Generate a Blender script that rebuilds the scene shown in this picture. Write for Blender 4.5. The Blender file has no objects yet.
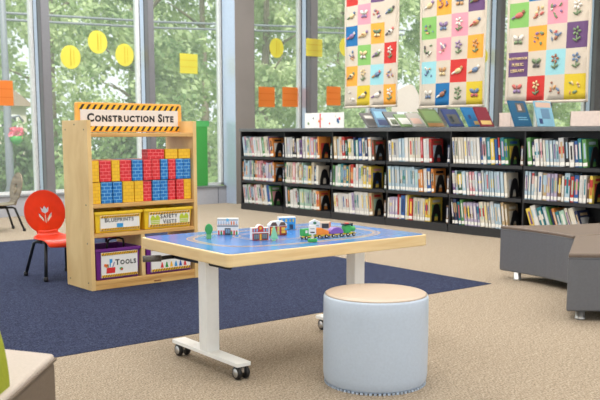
import bpy, bmesh, math, random
from mathutils import Vector, Matrix
R = random.Random(7)
PI = math.pi
scene = bpy.context.scene
COL = scene.collection

# ------------------------------------------------------------------ materials
def _nt(name):
    m = bpy.data.materials.new(name); m.use_nodes = True
    nt = m.node_tree; b = nt.nodes['Principled BSDF']
    return m, nt, b
def rgb(c): return (c[0], c[1], c[2], 1)
def srgb(r, g, b):
    f = lambda v: (v/255/12.92 if v/255 <= .04045 else ((v/255+.055)/1.055)**2.4)
    return (f(r), f(g), f(b))
_mc = {}
def mat(name, c, rough=.5, metal=0, var=.06, scale=30, bump=0, coat=0, spec=.5):
    """plain procedural material: base colour gently modulated by noise"""
    if name in _mc: return _mc[name]
    m, nt, b = _nt(name)
    tc = nt.nodes.new('ShaderNodeTexCoord'); n = nt.nodes.new('ShaderNodeTexNoise')
    n.inputs['Scale'].default_value = scale; n.inputs['Detail'].default_value = 3
    nt.links.new(tc.outputs['Object'], n.inputs['Vector'])
    r = nt.nodes.new('ShaderNodeValToRGB')
    r.color_ramp.elements[0].position = .3; r.color_ramp.elements[1].position = .7
    r.color_ramp.elements[0].color = rgb([v*(1-var) for v in c]); r.color_ramp.elements[1].color = rgb([min(1, v*(1+var)) for v in c])
    nt.links.new(n.outputs['Fac'], r.inputs['Fac']); nt.links.new(r.outputs['Color'], b.inputs['Base Color'])
    b.inputs['Roughness'].default_value = rough; b.inputs['Metallic'].default_value = metal
    b.inputs['Specular IOR Level'].default_value = spec
    if coat: b.inputs['Coat Weight'].default_value = coat; b.inputs['Coat Roughness'].default_value = .08
    if bump:
        bp = nt.nodes.new('ShaderNodeBump'); bp.inputs['Strength'].default_value = bump; bp.inputs['Distance'].default_value = .004
        nt.links.new(n.outputs['Fac'], bp.inputs['Height']); nt.links.new(bp.outputs['Normal'], b.inputs['Normal'])
    _mc[name] = m; return m
def wood(name, c1, c2, sx, sy, sz, rough=.4):
    m, nt, b = _nt(name)
    tc = nt.nodes.new('ShaderNodeTexCoord'); mp = nt.nodes.new('ShaderNodeMapping')
    mp.inputs['Scale'].default_value = (sx, sy, sz)
    n = nt.nodes.new('ShaderNodeTexNoise'); n.inputs['Scale'].default_value = 1; n.inputs['Detail'].default_value = 6; n.inputs['Distortion'].default_value = .6
    r = nt.nodes.new('ShaderNodeValToRGB'); r.color_ramp.elements[0].position = .35; r.color_ramp.elements[1].position = .68
    r.color_ramp.elements[0].color = rgb(c2); r.color_ramp.elements[1].color = rgb(c1)
    nt.links.new(tc.outputs['Object'], mp.inputs['Vector']); nt.links.new(mp.outputs['Vector'], n.inputs['Vector'])
    nt.links.new(n.outputs['Fac'], r.inputs['Fac']); nt.links.new(r.outputs['Color'], b.inputs['Base Color'])
    b.inputs['Roughness'].default_value = rough
    return m
def brickmat(name, c, line):
    m, nt, b = _nt(name)
    uv = nt.nodes.new('ShaderNodeUVMap'); uv.uv_map = 'UVMap'
    t = nt.nodes.new('ShaderNodeTexBrick')
    t.inputs['Color1'].default_value = rgb(c); t.inputs['Color2'].default_value = rgb([v*.9 for v in c]); t.inputs['Mortar'].default_value = rgb(line)
    t.inputs['Scale'].default_value = 1; t.inputs['Brick Width'].default_value = .046; t.inputs['Row Height'].default_value = .024
    t.inputs['Mortar Size'].default_value = .0022; t.inputs['Mortar Smooth'].default_value = .2
    nt.links.new(uv.outputs['UV'], t.inputs['Vector']); nt.links.new(t.outputs['Color'], b.inputs['Base Color'])
    b.inputs['Roughness'].default_value = .45
    return m
def carpet(name, c1, c2, c3, scale, bump=.5):
    m, nt, b = _nt(name)
    tc = nt.nodes.new('ShaderNodeTexCoord')
    n = nt.nodes.new('ShaderNodeTexNoise'); n.inputs['Scale'].default_value = scale; n.inputs['Detail'].default_value = 4; n.inputs['Roughness'].default_value = .7
    n2 = nt.nodes.new('ShaderNodeTexNoise'); n2.inputs['Scale'].default_value = scale*.16; n2.inputs['Detail'].default_value = 3
    mp = nt.nodes.new('ShaderNodeMapping'); mp.inputs['Scale'].default_value = (1, .55, 1)
    nt.links.new(tc.outputs['Object'], mp.inputs['Vector'])
    nt.links.new(mp.outputs['Vector'], n.inputs['Vector']); nt.links.new(tc.outputs['Object'], n2.inputs['Vector'])
    r = nt.nodes.new('ShaderNodeValToRGB'); e = r.color_ramp.elements
    e[0].position = .36; e[0].color = rgb(c1); e[1].position = .5; e[1].color = rgb(c2)
    x = e.new(.66); x.color = rgb(c3)
    nt.links.new(n.outputs['Fac'], r.inputs['Fac'])
    mx = nt.nodes.new('ShaderNodeMix'); mx.data_type = 'RGBA'; mx.blend_type = 'MULTIPLY'; mx.inputs[0].default_value = .35
    r2 = nt.nodes.new('ShaderNodeValToRGB'); r2.color_ramp.elements[0].position = .3; r2.color_ramp.elements[1].position = .7
    r2.color_ramp.elements[0].color = (.62, .62, .62, 1)
    nt.links.new(n2.outputs['Fac'], r2.inputs['Fac'])
    nt.links.new(r.outputs['Color'], mx.inputs[6]); nt.links.new(r2.outputs['Color'], mx.inputs[7])
    nt.links.new(mx.outputs[2], b.inputs['Base Color'])
    b.inputs['Roughness'].default_value = .95; b.inputs['Specular IOR Level'].default_value = .1
    bp = nt.nodes.new('ShaderNodeBump'); bp.inputs['Strength'].default_value = bump; bp.inputs['Distance'].default_value = .006
    nt.links.new(n.outputs['Fac'], bp.inputs['Height']); nt.links.new(bp.outputs['Normal'], b.inputs['Normal'])
    return m
def glassmat():
    m, nt, b = _nt('window glass'); nt.nodes.remove(b)
    out = nt.nodes['Material Output']
    t = nt.nodes.new('ShaderNodeBsdfTransparent'); t.inputs['Color'].default_value = (.97, .985, .975, 1)
    g = nt.nodes.new('ShaderNodeBsdfGlossy'); g.inputs['Roughness'].default_value = .02
    f = nt.nodes.new('ShaderNodeFresnel'); f.inputs['IOR'].default_value = 1.35
    x = nt.nodes.new('ShaderNodeMixShader')
    nt.links.new(f.outputs[0], x.inputs[0]); nt.links.new(t.outputs[0], x.inputs[1]); nt.links.new(g.outputs[0], x.inputs[2])
    h = nt.nodes.new('ShaderNodeBsdfTranslucent'); h.inputs['Color'].default_value = (.93, .95, .93, 1)
    y = nt.nodes.new('ShaderNodeMixShader'); y.inputs[0].default_value = .2  # white translucency put in as haze washing out the view
    nt.links.new(x.outputs[0], y.inputs[1]); nt.links.new(h.outputs[0], y.inputs[2])
    nt.links.new(y.outputs[0], out.inputs['Surface'])
    return m
def leafmat(name, c1, c2):
    m, nt, b = _nt(name)
    tc = nt.nodes.new('ShaderNodeTexCoord'); n = nt.nodes.new('ShaderNodeTexNoise'); n.inputs['Scale'].default_value = 1.3; n.inputs['Detail'].default_value = 5
    r = nt.nodes.new('ShaderNodeValToRGB'); r.color_ramp.elements[0].position = .36; r.color_ramp.elements[1].position = .64
    r.color_ramp.elements[0].color = rgb(c1); r.color_ramp.elements[1].color = rgb(c2)
    nt.links.new(tc.outputs['Object'], n.inputs['Vector']); nt.links.new(n.outputs['Fac'], r.inputs['Fac'])
    nt.links.new(r.outputs['Color'], b.inputs['Base Color']); b.inputs['Roughness'].default_value = .7
    tr = nt.nodes.new('ShaderNodeBsdfTranslucent'); nt.links.new(r.outputs['Color'], tr.inputs['Color'])
    mx = nt.nodes.new('ShaderNodeMixShader'); mx.inputs[0].default_value = .45
    nt.links.new(b.outputs[0], mx.inputs[1]); nt.links.new(tr.outputs[0], mx.inputs[2])
    nt.links.new(mx.outputs[0], nt.nodes['Material Output'].inputs['Surface'])
    return m

def cardmat(name, c):
    m, nt, b = _nt(name)
    b.inputs['Base Color'].default_value = rgb(c); b.inputs['Roughness'].default_value = .7
    n = nt.nodes.new('ShaderNodeTexNoise'); n.inputs['Scale'].default_value = 6
    tr = nt.nodes.new('ShaderNodeBsdfTranslucent'); tr.inputs['Color'].default_value = rgb(c)
    mx = nt.nodes.new('ShaderNodeMixShader')
    mp = nt.nodes.new('ShaderNodeMapRange'); mp.inputs[3].default_value = .66; mp.inputs[4].default_value = .74
    nt.links.new(n.outputs['Fac'], mp.inputs[0]); nt.links.new(mp.outputs[0], mx.inputs[0])
    nt.links.new(b.outputs[0], mx.inputs[1]); nt.links.new(tr.outputs[0], mx.inputs[2])
    nt.links.new(mx.outputs[0], nt.nodes['Material Output'].inputs['Surface'])
    return m

# ------------------------------------------------------------------ mesh builder
class MB:
    def __init__(s): s.bm = bmesh.new(); s.mats = []
    def mi(s, m):
        if m not in s.mats: s.mats.append(m)
        return s.mats.index(m)
    def face(s, pts, m):
        vs = [s.bm.verts.new(p) for p in pts]
        f = s.bm.faces.new(vs); f.material_index = s.mi(m); return f
    def box(s, lo, hi, m, M=None):
        x0, y0, z0 = lo; x1, y1, z1 = hi
        P = [Vector(p) for p in ((x0,y0,z0),(x1,y0,z0),(x1,y1,z0),(x0,y1,z0),(x0,y0,z1),(x1,y0,z1),(x1,y1,z1),(x0,y1,z1))]
        if M: P = [M @ p for p in P]
        v = [s.bm.verts.new(p) for p in P]; k = s.mi(m)
        for q in ((0,3,2,1),(4,5,6,7),(0,1,5,4),(1,2,6,5),(2,3,7,6),(3,0,4,7)):
            s.bm.faces.new([v[i] for i in q]).material_index = k
        return s
    def prism(s, poly, a, b, m, axis='z', M=None, mside=None):
        """poly (u,v) swept from a to b along axis; u,v -> the two other axes"""
        def pt(u, v, w):
            p = {'z': (u, v, w), 'y': (u, w, v), 'x': (w, u, v)}[axis]
            p = Vector(p); return M @ p if M else p
        A = [s.bm.verts.new(pt(u, v, a)) for u, v in poly]; B = [s.bm.verts.new(pt(u, v, b)) for u, v in poly]
        k = s.mi(m); ks = s.mi(mside) if mside else k; n = len(poly); F = []
        f = s.bm.faces.new(A[::-1]); f.material_index = k; F.append(f)
        f = s.bm.faces.new(B); f.material_index = k; F.append(f)
        for i in range(n):
            f = s.bm.faces.new((A[i], A[(i+1) % n], B[(i+1) % n], B[i])); f.material_index = ks; F.append(f)
        bmesh.ops.recalc_face_normals(s.bm, faces=F)
        return s
    def tube(s, pts, r, m, n=10, caps=True):
        pts = [Vector(p) for p in pts]; rs = r if isinstance(r, (list, tuple)) else [r]*len(pts)
        k = s.mi(m); rings = []; up = None
        for i, p in enumerate(pts):
            d = (pts[min(i+1, len(pts)-1)] - pts[max(i-1, 0)]).normalized()
            if up is None: up = Vector((0, 0, 1)) if abs(d.z) < .9 else Vector((1, 0, 0))
            x = d.cross(up).normalized(); y = x.cross(d).normalized(); up = y
            rings.append([s.bm.verts.new(p + (x*math.cos(2*PI*j/n) + y*math.sin(2*PI*j/n))*rs[i]) for j in range(n)])
        F = []
        for a, b in zip(rings, rings[1:]):
            for j in range(n):
                f = s.bm.faces.new((a[j], a[(j+1) % n], b[(j+1) % n], b[j])); f.material_index = k; f.smooth = True; F.append(f)
        if caps:
            for q in (rings[0], rings[-1]):
                f = s.bm.faces.new(q); f.material_index = k; F.append(f)
        bmesh.ops.recalc_face_normals(s.bm, faces=F)
        return s
    def lathe(s, prof, m, n=48, c=(0, 0, 0), axis='z'):
        k = s.mi(m); rings = []; F = []
        for r, z in prof:
            ring = []
            for j in range(n):
                a = 2*PI*j/n; p = (r*math.cos(a), r*math.sin(a), z)
                if axis == 'x': p = (z, p[0], p[1])
                if axis == 'y': p = (p[0], z, p[1])
                ring.append(s.bm.verts.new(Vector(p) + Vector(c)))
            rings.append(ring)
        for a, b in zip(rings, rings[1:]):
            for j in range(n):
                f = s.bm.faces.new((a[j], a[(j+1) % n], b[(j+1) % n], b[j])); f.material_index = k; f.smooth = True; F.append(f)
        for q in (rings[0], rings[-1]):
            f = s.bm.faces.new(q); f.material_index = k; F.append(f)
        bmesh.ops.recalc_face_normals(s.bm, faces=F)
        return s
    def mesh(s, me, m, M):
        k = s.mi(m); vs = [s.bm.verts.new(M @ v.co) for v in me.vertices]
        for p in me.polygons:
            try: s.bm.faces.new([vs[i] for i in p.vertices]).material_index = k
            except ValueError: pass
        return s
    def text(s, t, size, M, m, bold=.0, spacing=1.0):
        c = bpy.data.curves.new('lettering', 'FONT'); c.body = t; c.size = size; c.align_x = 'CENTER'; c.align_y = 'CENTER'
        c.offset = bold; c.space_character = spacing; c.resolution_u = 3
        me = curve_mesh(c); s.mesh(me, m, M); bpy.data.meshes.remove(me); return s
    def smallcaps(s, t, big, small, M, m, bold=0, gap=.12):
        """words whose first letters are larger, centred on M's origin, on one baseline"""
        items = []; x = 0
        for w_i, w in enumerate(t.split(' ')):
            if w_i: x += small*.42
            for i, ch in enumerate(w):
                sz = big if i == 0 else small
                c = bpy.data.curves.new('lettering', 'FONT'); c.body = ch; c.size = sz; c.offset = bold; c.resolution_u = 3
                me = curve_mesh(c)
                xs = [v.co.x for v in me.vertices]
                if not xs: continue
                items.append((me, x - min(xs))); x += max(xs)-min(xs) + small*gap
        for me, dx in items:
            s.mesh(me, m, M @ Matrix.Translation((dx - x/2, -small*.35, 0))); bpy.data.meshes.remove(me)
        return s
    def build(s, name, parent=None, bevel=0, smooth=False, seg=2, loc=None):
        me = bpy.data.meshes.new(name)
        bmesh.ops.remove_doubles(s.bm, verts=s.bm.verts, dist=1e-6)
        uv = s.bm.loops.layers.uv.new('UVMap')
        for f in s.bm.faces:
            n = f.normal if f.normal.length > 0 else Vector((0, 0, 1)); f.normal_update(); n = f.normal
            ax = max(range(3), key=lambda i: abs(n[i]))
            for l in f.loops:
                c = l.vert.co
                l[uv].uv = ((c.y, c.z), (c.x, c.z), (c.x, c.y))[ax]
            if smooth: f.smooth = True
        s.bm.to_mesh(me); s.bm.free()
        for m in s.mats: me.materials.append(m)
        o = bpy.data.objects.new(name, me); COL.objects.link(o)
        if parent: o.parent = parent
        if loc: o.location = loc
        if bevel:
            md = o.modifiers.new('bevel', 'BEVEL'); md.width = bevel; md.segments = seg; md.limit_method = 'ANGLE'; md.angle_limit = .6
            md.harden_normals = False
        return o
def curve_mesh(c):
    o = bpy.data.objects.new('tmp', c); COL.objects.link(o)
    dg = bpy.context.evaluated_depsgraph_get(); dg.update()
    me = bpy.data.meshes.new_from_object(o.evaluated_get(dg))
    bpy.data.objects.remove(o); bpy.data.curves.remove(c)
    return me
def shape_mesh(loops, thick):
    """flat shape (first loop outer, others holes) in XY, extruded along Z"""
    c = bpy.data.curves.new('shape', 'CURVE'); c.dimensions = '2D'; c.fill_mode = 'BOTH'; c.extrude = thick/2
    for lp in loops:
        sp = c.splines.new('POLY'); sp.points.add(len(lp)-1); sp.use_cyclic_u = True
        for p, q in zip(sp.points, lp): p.co = (q[0], q[1], 0, 1)
    return curve_mesh(c)
FRONT = Matrix(((1,0,0,0),(0,0,-1,0),(0,1,0,0),(0,0,0,1)))      # XY plane -> XZ plane facing -Y
def front(x, y, z): return Matrix.Translation((x, y, z)) @ FRONT

def tag(o, label, cat, group=None, kind=None):
    if label: o['label'] = label
    if cat: o['category'] = cat
    if group: o['group'] = group
    if kind: o['kind'] = kind
    return o
def thing(name, label, cat, loc=(0,0,0), rz=0, group=None):
    o = bpy.data.objects.new(name, None); COL.objects.link(o); o.empty_display_size = .1
    o.location = loc; o.rotation_euler = (0, 0, rz)
    return tag(o, label, cat, group)
def struct(o): o['kind'] = 'structure'; return o
def dup(root, loc, rz, label, group=None):
    r = root.copy(); COL.objects.link(r); r.location = loc; r.rotation_euler = (0, 0, rz); r['label'] = label
    if group: r['group'] = group
    for ch in list(root.children):
        c = ch.copy(); COL.objects.link(c); c.parent = r
        for g in list(ch.children):
            d = g.copy(); COL.objects.link(d); d.parent = c
    return r
def rrect(x0, y0, x1, y1, r, n=5):
    P = []
    for cx, cy, a0 in ((x1-r, y0+r, -90), (x1-r, y1-r, 0), (x0+r, y1-r, 90), (x0+r, y0+r, 180)):
        for i in range(n+1):
            a = math.radians(a0 + 90*i/n); P.append((cx + r*math.cos(a), cy + r*math.sin(a)))
    return P
def ellipse(cx, cy, rx, ry, n=24): return [(cx+rx*math.cos(2*PI*i/n), cy+ry*math.sin(2*PI*i/n)) for i in range(n)]

# ------------------------------------------------------------------ palette
M_beige = carpet('beige loop carpet', srgb(122,110,94), srgb(168,153,134), srgb(204,192,174), 150)
M_navy = carpet('navy loop carpet', srgb(33,38,56), srgb(50,57,84), srgb(76,84,110), 150)
M_grass = carpet('grass', srgb(70,95,50), srgb(120,150,85), srgb(165,185,125), 12)
M_pave = mat('pale pavement', srgb(200,196,188), .9, var=.1, scale=6)
M_white = mat('white paint', srgb(232,232,230), .6)
M_ceil = mat('ceiling white', srgb(240,238,232), .9)
M_metal = mat('grey mullion metal', srgb(116,116,120), .45, var=.04)
M_msid = mat('metal with painted sky light', srgb(196,210,230), .3, metal=.35, var=.03)  # sky light on mullion and column sides painted in as pale blue
M_gask = mat('dark gasket', srgb(58,66,74), .6)
M_trimw = mat('white window bead', srgb(236,238,236), .5)
M_span = mat('grey spandrel', srgb(168,170,178), .5, var=.04)
M_colm = mat('taupe column cladding', srgb(128,122,118), .55, var=.05, scale=3)
M_glass = glassmat()
M_birch = wood('birch ply', srgb(240,208,148), srgb(222,184,122), 6, 6, 2.2)
M_birchx = wood('birch edge', srgb(232,190,120), srgb(204,152,84), 3, 22, 40)
M_tedge = wood('table edge wood', srgb(244,218,168), srgb(230,198,144), 3, 3, 30)
M_black = mat('black plastic', (.012,.012,.014), .4)
M_steel = mat('charcoal shelf steel', srgb(40,41,44), .45, var=.1)
M_steelt = mat('charcoal shelf lit top', srgb(96,98,100), .35, var=.1)  # lighter than the shelf steel: light on the top painted in
M_wmet = mat('white powder coat', srgb(250,250,248), .35, var=.02)
M_alu = mat('brushed aluminium', srgb(205,205,205), .3, metal=.8)
M_chrome = mat('chrome', srgb(190,190,192), .2, metal=.9)
M_yel = mat('hazard yellow', srgb(250,190,40), .5)
M_hblk = mat('hazard black', srgb(34,32,32), .5)
M_paper = mat('white paper', srgb(238,236,232), .6, var=.02)
M_ink = mat('dark ink', srgb(40,40,42), .6)
M_signw = mat('sign face', srgb(226,220,216), .5, var=.02)
M_orng = mat('sign orange frame', srgb(244,178,84), .45)
M_byel = mat('yellow bin plastic', srgb(246,204,40), .4)
M_bpur = mat('purple bin plastic', srgb(108,32,128), .4)
M_blue = mat('print blue', srgb(40,150,214), .5)
M_red = mat('red', srgb(218,48,48), .45)
M_green = mat('green', srgb(66,160,70), .45)
M_hivis = mat('hi vis yellow green', srgb(190,206,50), .5)
M_brk = {'red': brickmat('red cardboard brick', srgb(222,38,48), srgb(244,120,120)),
         'yellow': brickmat('yellow cardboard brick', srgb(246,196,38), srgb(228,168,24)),
         'blue': brickmat('blue cardboard brick', srgb(16,116,196), srgb(130,190,228))}
M_vinyl = mat('grey vinyl', srgb(104,106,112), .38, var=.05, scale=60, bump=.05)
M_vtop = mat('brown grey vinyl top', srgb(112,97,86), .42, var=.06, scale=40, bump=.05)
M_taupe_shade = mat('taupe upholstery', srgb(112,98,84), .7, var=.08, scale=120, bump=.1)  # seat body: shade below the crease painted in as darker taupe
M_taupt = mat('light taupe upholstery', srgb(190,178,168), .6, var=.05, scale=120, bump=.1)
M_lime = mat('lime green upholstery', srgb(150,160,28), .7, var=.08, scale=120, bump=.1)
M_otts = mat('pale blue vinyl', srgb(198,212,230), .42, var=.03, scale=90, bump=.03)
M_seam = mat('seam grey', srgb(182,194,210), .6)
M_ottt = mat('vinyl with painted warm light', srgb(194,176,158), .4, var=.03, scale=90, bump=.03)  # warm ceiling light on the ottoman top painted into the colour
M_redch = mat('red stained bentwood', srgb(216,52,14), .35, var=.12, scale=9)
M_grych = wood('grey brown bentwood', srgb(160,146,120), srgb(108,96,78), 5, 5, 20, .35)
M_tube = mat('black steel tube', (.018,.02,.022), .3, metal=.3)

# ------------------------------------------------------------------ camera
cam = bpy.data.cameras.new('camera'); cam.sensor_width = 36; cam.lens = 850/600*36; cam.shift_y = 47/600
cam.dof.use_dof = True; cam.dof.focus_distance = 4.5; cam.dof.aperture_fstop = 6.3
cam.clip_end = 300
co = bpy.data.objects.new('camera', cam); COL.objects.link(co)
YAW = math.radians(40.559); PIT = math.radians(7.639)
co.location = (0, 0, 1.1); co.rotation_euler = (PI/2 - PIT, 0, -YAW); scene.camera = co

# ------------------------------------------------------------------ setting
b = MB(); b.box((-6, -5, -.12), (21, 11.34, 0), M_beige); struct(b.build('floor'))
b = MB(); b.box((-6, -5, 4.6), (21, 11.5, 4.72), M_ceil); struct(b.build('ceiling'))
b = MB(); b.box((-10, 11.52, -.7), (90, 70, -.4), M_grass); struct(b.build('ground'))
b = MB(); b.box((-10, 11.52, -.4), (90, 14.0, -.36), M_pave); struct(b.build('path'))
b = MB(); b.box((-6, 11.0, 0), (8.09, 11.36, .25), M_span); b.box((-6, 10.985, .25), (7.87, 11.36, .272), M_metal)
for x in (4.92, 6.53, 7.72): b.box((x-.003, 10.996, .004), (x+.003, 11.01, .25), M_gask)
struct(b.build('wall_back'))
b = MB(); b.box((8.45, 11.0, 0), (21, 11.36, .25), M_span); b.box((8.45, 10.985, .25), (21, 11.36, .272), M_metal); struct(b.build('wall_back_right'))
b = MB(); b.box((7.88, 10.73, 0), (8.245, 10.995, 4.6), M_colm); b.box((7.872, 10.735, 0), (7.881, 10.99, 4.6), M_msid); b.box((8.09, 10.99, 0), (8.45, 11.36, 4.6), M_metal)
struct(b.build('trim_1'))
b = MB(); b.box((21, -5, 0), (21.12, 11.4, 4.6), M_white); struct(b.build('wall_right'))
MUL = [(3.15, .11), (4.905, .115), (6.53, .09), (8.0, .09), (9.66, .15), (11.35, .14), (13.1, .14), (14.89, .14), (16.7, .16), (18.63, .3), (20.6, .16)]
wi = 0
for i, (x, w) in enumerate(MUL):
    b = MB()
    b.box((x, 11.0, .272), (x+w, 11.28, 4.6), M_metal)
    b.box((x-.006, 11.012, .272), (x, 11.10, 4.6), M_metal)
    b.box((x-.006, 11.10, .272), (x, 11.125, 4.6), M_gask)
    b.box((x-.008, 11.125, .272), (x, 11.225, 4.6), M_msid)
    b.box((x-.005, 11.225, .272), (x, 11.25, 4.6), M_gask)
    b.box((x-.045, 11.26, .272), (x+w+.02, 11.34, 4.6), M_trimw)
    struct(b.build('trim_%d' % (i+2)))
for i in range(len(MUL)-1):
    x0 = MUL[i][0]+MUL[i][1]; x1 = MUL[i+1][0]
    if MUL[i][0] == 8.0: x0 = 8.45
    wi += 1
    b = MB(); b.box((x0, 11.26, .272), (x1, 11.34, .31), M_trimw); b.box((x0, 11.26, 4.5), (x1, 11.34, 4.6), M_trimw)
    w = struct(b.build('window_%d' % wi))
    b = MB(); b.face([(x0, 11.30, .31), (x1, 11.30, .31), (x1, 11.30, 4.5), (x0, 11.30, 4.5)], M_glass); b.build('pane', w)

# ------------------------------------------------------------------ outdoors
LEAF = [leafmat('pale leaves', srgb(140,166,110), srgb(220,231,186)), leafmat('mid leaves', srgb(118,148,96), srgb(204,219,168)),
        leafmat('dark leaves', srgb(84,116,72), srgb(156,182,124))]
M_bark = mat('bark', srgb(138,126,112), .9, var=.25, scale=8, bump=.5)
def foliage(name, parent, cl, n, size, m):
    vs = []; fs = []
    for k in range(n):
        cx, cy, cz, r, rz = cl[R.randrange(len(cl))]
        while True:
            u = Vector((R.uniform(-1,1), R.uniform(-1,1), R.uniform(-1,1)))
            if .3 < u.length < 1: break
        p = Vector((cx + u.x*r, cy + u.y*r, cz + u.z*rz))
        a = Vector((R.gauss(0,1), R.gauss(0,1), R.gauss(0,1))).normalized(); c = a.orthogonal().normalized(); d = a.cross(c)
        s = size*R.uniform(.6, 1.4); i = len(vs)
        vs += [p - c*s*.5, p + d*s*.32, p + c*s*.5, p - d*s*.32]; fs.append((i, i+1, i+2, i+3))
    me = bpy.data.meshes.new(name); me.from_pydata([tuple(v) for v in vs], [], fs); me.materials.append(m)
    o = bpy.data.objects.new(name, me); COL.objects.link(o); o.parent = parent; return o
ORD = ['first','second','third','fourth','fifth','sixth','seventh','eighth','ninth','tenth','eleventh','twelfth','thirteenth','fourteenth','fifteenth','sixteenth','seventeenth','eighteenth','nineteenth','twentieth','twenty-first','twenty-second','twenty-third','twenty-fourth','twenty-fifth','twenty-sixth','twenty-seventh','twenty-eighth']
TONE = ['pale green', 'mid green', 'dark green']
def tree(x, y, h, rad, tone, label, group):
    t = thing('tree', label, 'tree', (x, y, -.4), R.uniform(0, 6), group)
    b = MB(); lean = R.uniform(-.3, .3)
    b.tube([(0,0,0), (.05,0,h*.2), (lean*.6,.1,h*.5), (lean,.1,h*.85)], [.2,.17,.12,.04], M_bark, 8)
    for k in range(6):
        a = k*1.05; z = h*(.22+.1*k)
        b.tube([(lean*.4,0,z), (math.cos(a)*rad*.4, math.sin(a)*rad*.4, z+.5), (math.cos(a)*rad*.8, math.sin(a)*rad*.8, z+.9)], [.07,.05,.015], M_bark, 6)
    b.build('trunk', t)
    cl = []
    for k in range(34):
        z = h*R.uniform(.08, .95); w = rad*(1-.35*abs(z/h-.45)*2)
        a = R.uniform(0, 6.28); q = w*math.sqrt(R.uniform(0, 1))
        cl.append((math.cos(a)*q, math.sin(a)*q, z, rad*R.uniform(.3, .45), rad*R.uniform(.25, .42)))
    foliage('foliage', t, cl, 9000, .105*rad**.5+.06, LEAF[tone])
GT = 'trees outside the windows'
nx = [4.6, 12.9, 17.8, 22.7, 27.6, 32.5, 37.4, 42.3, 47.2, 52.1]
for i, x in enumerate(nx):
    tone = (0, 1, 0, 0, 1, 0, 0, 1, 0, 1)[i]
    tree(x, 22.5 + R.uniform(-.8, .8), 8.4 + R.uniform(-.4, 1.0) + x*.05, 1.75, tone, '%s leafy tree outside, %s from the left in the nearer row beyond the glass' % (TONE[tone], ORD[i]), GT)
fx = [6.5, 14, 21.5, 29, 36.5, 44, 51.5, 59, 66.5]
for i, x in enumerate(fx):
    tone = (1, 0, 1, 0, 0, 1, 0, 0, 1)[i]
    tree(x, 31 + R.uniform(-.6, .6), 11.5 + R.uniform(0, 2) + x*.06, 2.8, tone, '%s tall tree outside, %s from the left in the farther row behind nearer trees' % (TONE[tone], ORD[i]), GT)
hx = [8, 16.3, 24.6, 33, 42, 51, 60, 70]
for i, x in enumerate(hx):
    tone = (0, 1, 0, 1, 0, 0, 1, 0)[i]
    tree(x, 43 + R.uniform(-.6, .6), 15 + R.uniform(0, 2) + x*.05, 3.8, tone, '%s distant tree outside, %s from the left in the back row of the trees' % (TONE[tone], ORD[i]), GT)
def shrub(x, y, h, r, tone, label):
    t = thing('shrub', label, 'shrub', (x, y, -.4), 0, 'shrubs outside the windows')
    b = MB()
    for k in range(5):
        a = k*1.26; b.tube([(0,0,0), (math.cos(a)*r*.4, math.sin(a)*r*.4, h*.6)], [.03,.012], M_bark, 6)
    b.build('stem', t)
    foliage('foliage', t, [(R.uniform(-.5,.5)*r, R.uniform(-.4,.4)*r, h*R.uniform(.2,.8), r*.55, h*.28) for _ in range(12)], 2400, .15, LEAF[tone])
for i, (x, y, h, r, tone) in enumerate([(4.75,17.8,2.3,1.2,2), (7.35,17.6,2.0,1.2,2), (10.0,17.9,2.4,1.25,2), (13.3,17.7,2.3,1.3,1), (17.2,17.8,2.2,1.3,1), (20.2,17.6,2.2,1.35,1), (23.3,18,2.2,1.35,1)]):
    shrub(x, y, h, r, tone, '%s rounded shrub outside, %s from the left along the foot of the trees' % (TONE[tone], ORD[i]))
# street lamp with flower basket
t = thing('street_lamp', 'grey street lamp post outside the leftmost window with pink flower basket', 'street lamp', (5.83, 14.6, -.4))
M_lamp = mat('lamp post grey', srgb(120,126,134), .5)
b = MB(); b.lathe([(.16,0),(.16,.25),(.1,.4),(.07,.6),(.06,2.6),(.05,4.4)], M_lamp, 12); b.build('pole', t)
b = MB(); b.tube([(0,0,1.75),(.2,0,1.8),(.28,0,1.7)], .02, M_lamp, 6); b.build('bracket', t)
b = MB(); b.lathe([(.04,4.4),(.2,4.5),(.26,4.75),(.2,5.0),(.02,5.1)], M_paper, 12); b.build('lantern', t)
b = MB(); b.lathe([(.03,1.3),(.1,1.36),(.12,1.45)], M_green, 12, (.1,-.1,0)); k = b.build('flower_basket', t)
foliage('blossom', k, [(.1,-.1,1.5,.13,.1)], 160, .07, mat('pink petals', srgb(240,130,150), .7))
# wires
for i, (z, lb) in enumerate([(3.5, 'upper overhead power cable crossing outside in front of the trees'), (3.36, 'lower overhead power cable crossing outside in front of the trees')]):
    b = MB(); b.tube([(4, 18, z), (11, 18.2, z+.25), (20, 18.4, z+.75)], .03, M_lamp, 6)
    tag(b.build('power_cable'), lb, 'cable')
t = thing('house', 'pale house with white window far outside the leftmost window', 'house', (9.9, 25.2, -.4))
M_siding = mat('house siding', srgb(205,195,185), .8); M_roof = mat('house roof', srgb(160,140,125), .9)
b = MB(); b.box((-1.6,0,0), (.75,2.2,2.35), M_siding); b.build('wall', t)
b = MB(); b.prism([(-1.8,2.3),(.95,2.3),(-.4,3.3)], -.2, 2.4, M_roof, 'y'); b.build('roof', t)
b = MB(); b.box((-.1,-.05,1.45), (.45,.02,2.05), M_trimw); w = b.build('window', t)
b = MB(); b.box((-.05,-.07,1.5), (.15,-.04,2.0), M_gask); b.box((.2,-.07,1.5), (.4,-.04,2.0), M_gask); b.build('pane', w)

# ------------------------------------------------------------------ rug
rr = MB(); rr.box((-6.4, -4.66, 0), (0, 0, .003), M_navy)
o = rr.build('rug'); o.location = (5.255, 8.42, 0.0); 
o.rotation_euler = (0, 0, math.radians(-2.2)); tag(o, 'navy blue carpet area set into the beige floor under the play shelf', 'rug')

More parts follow.
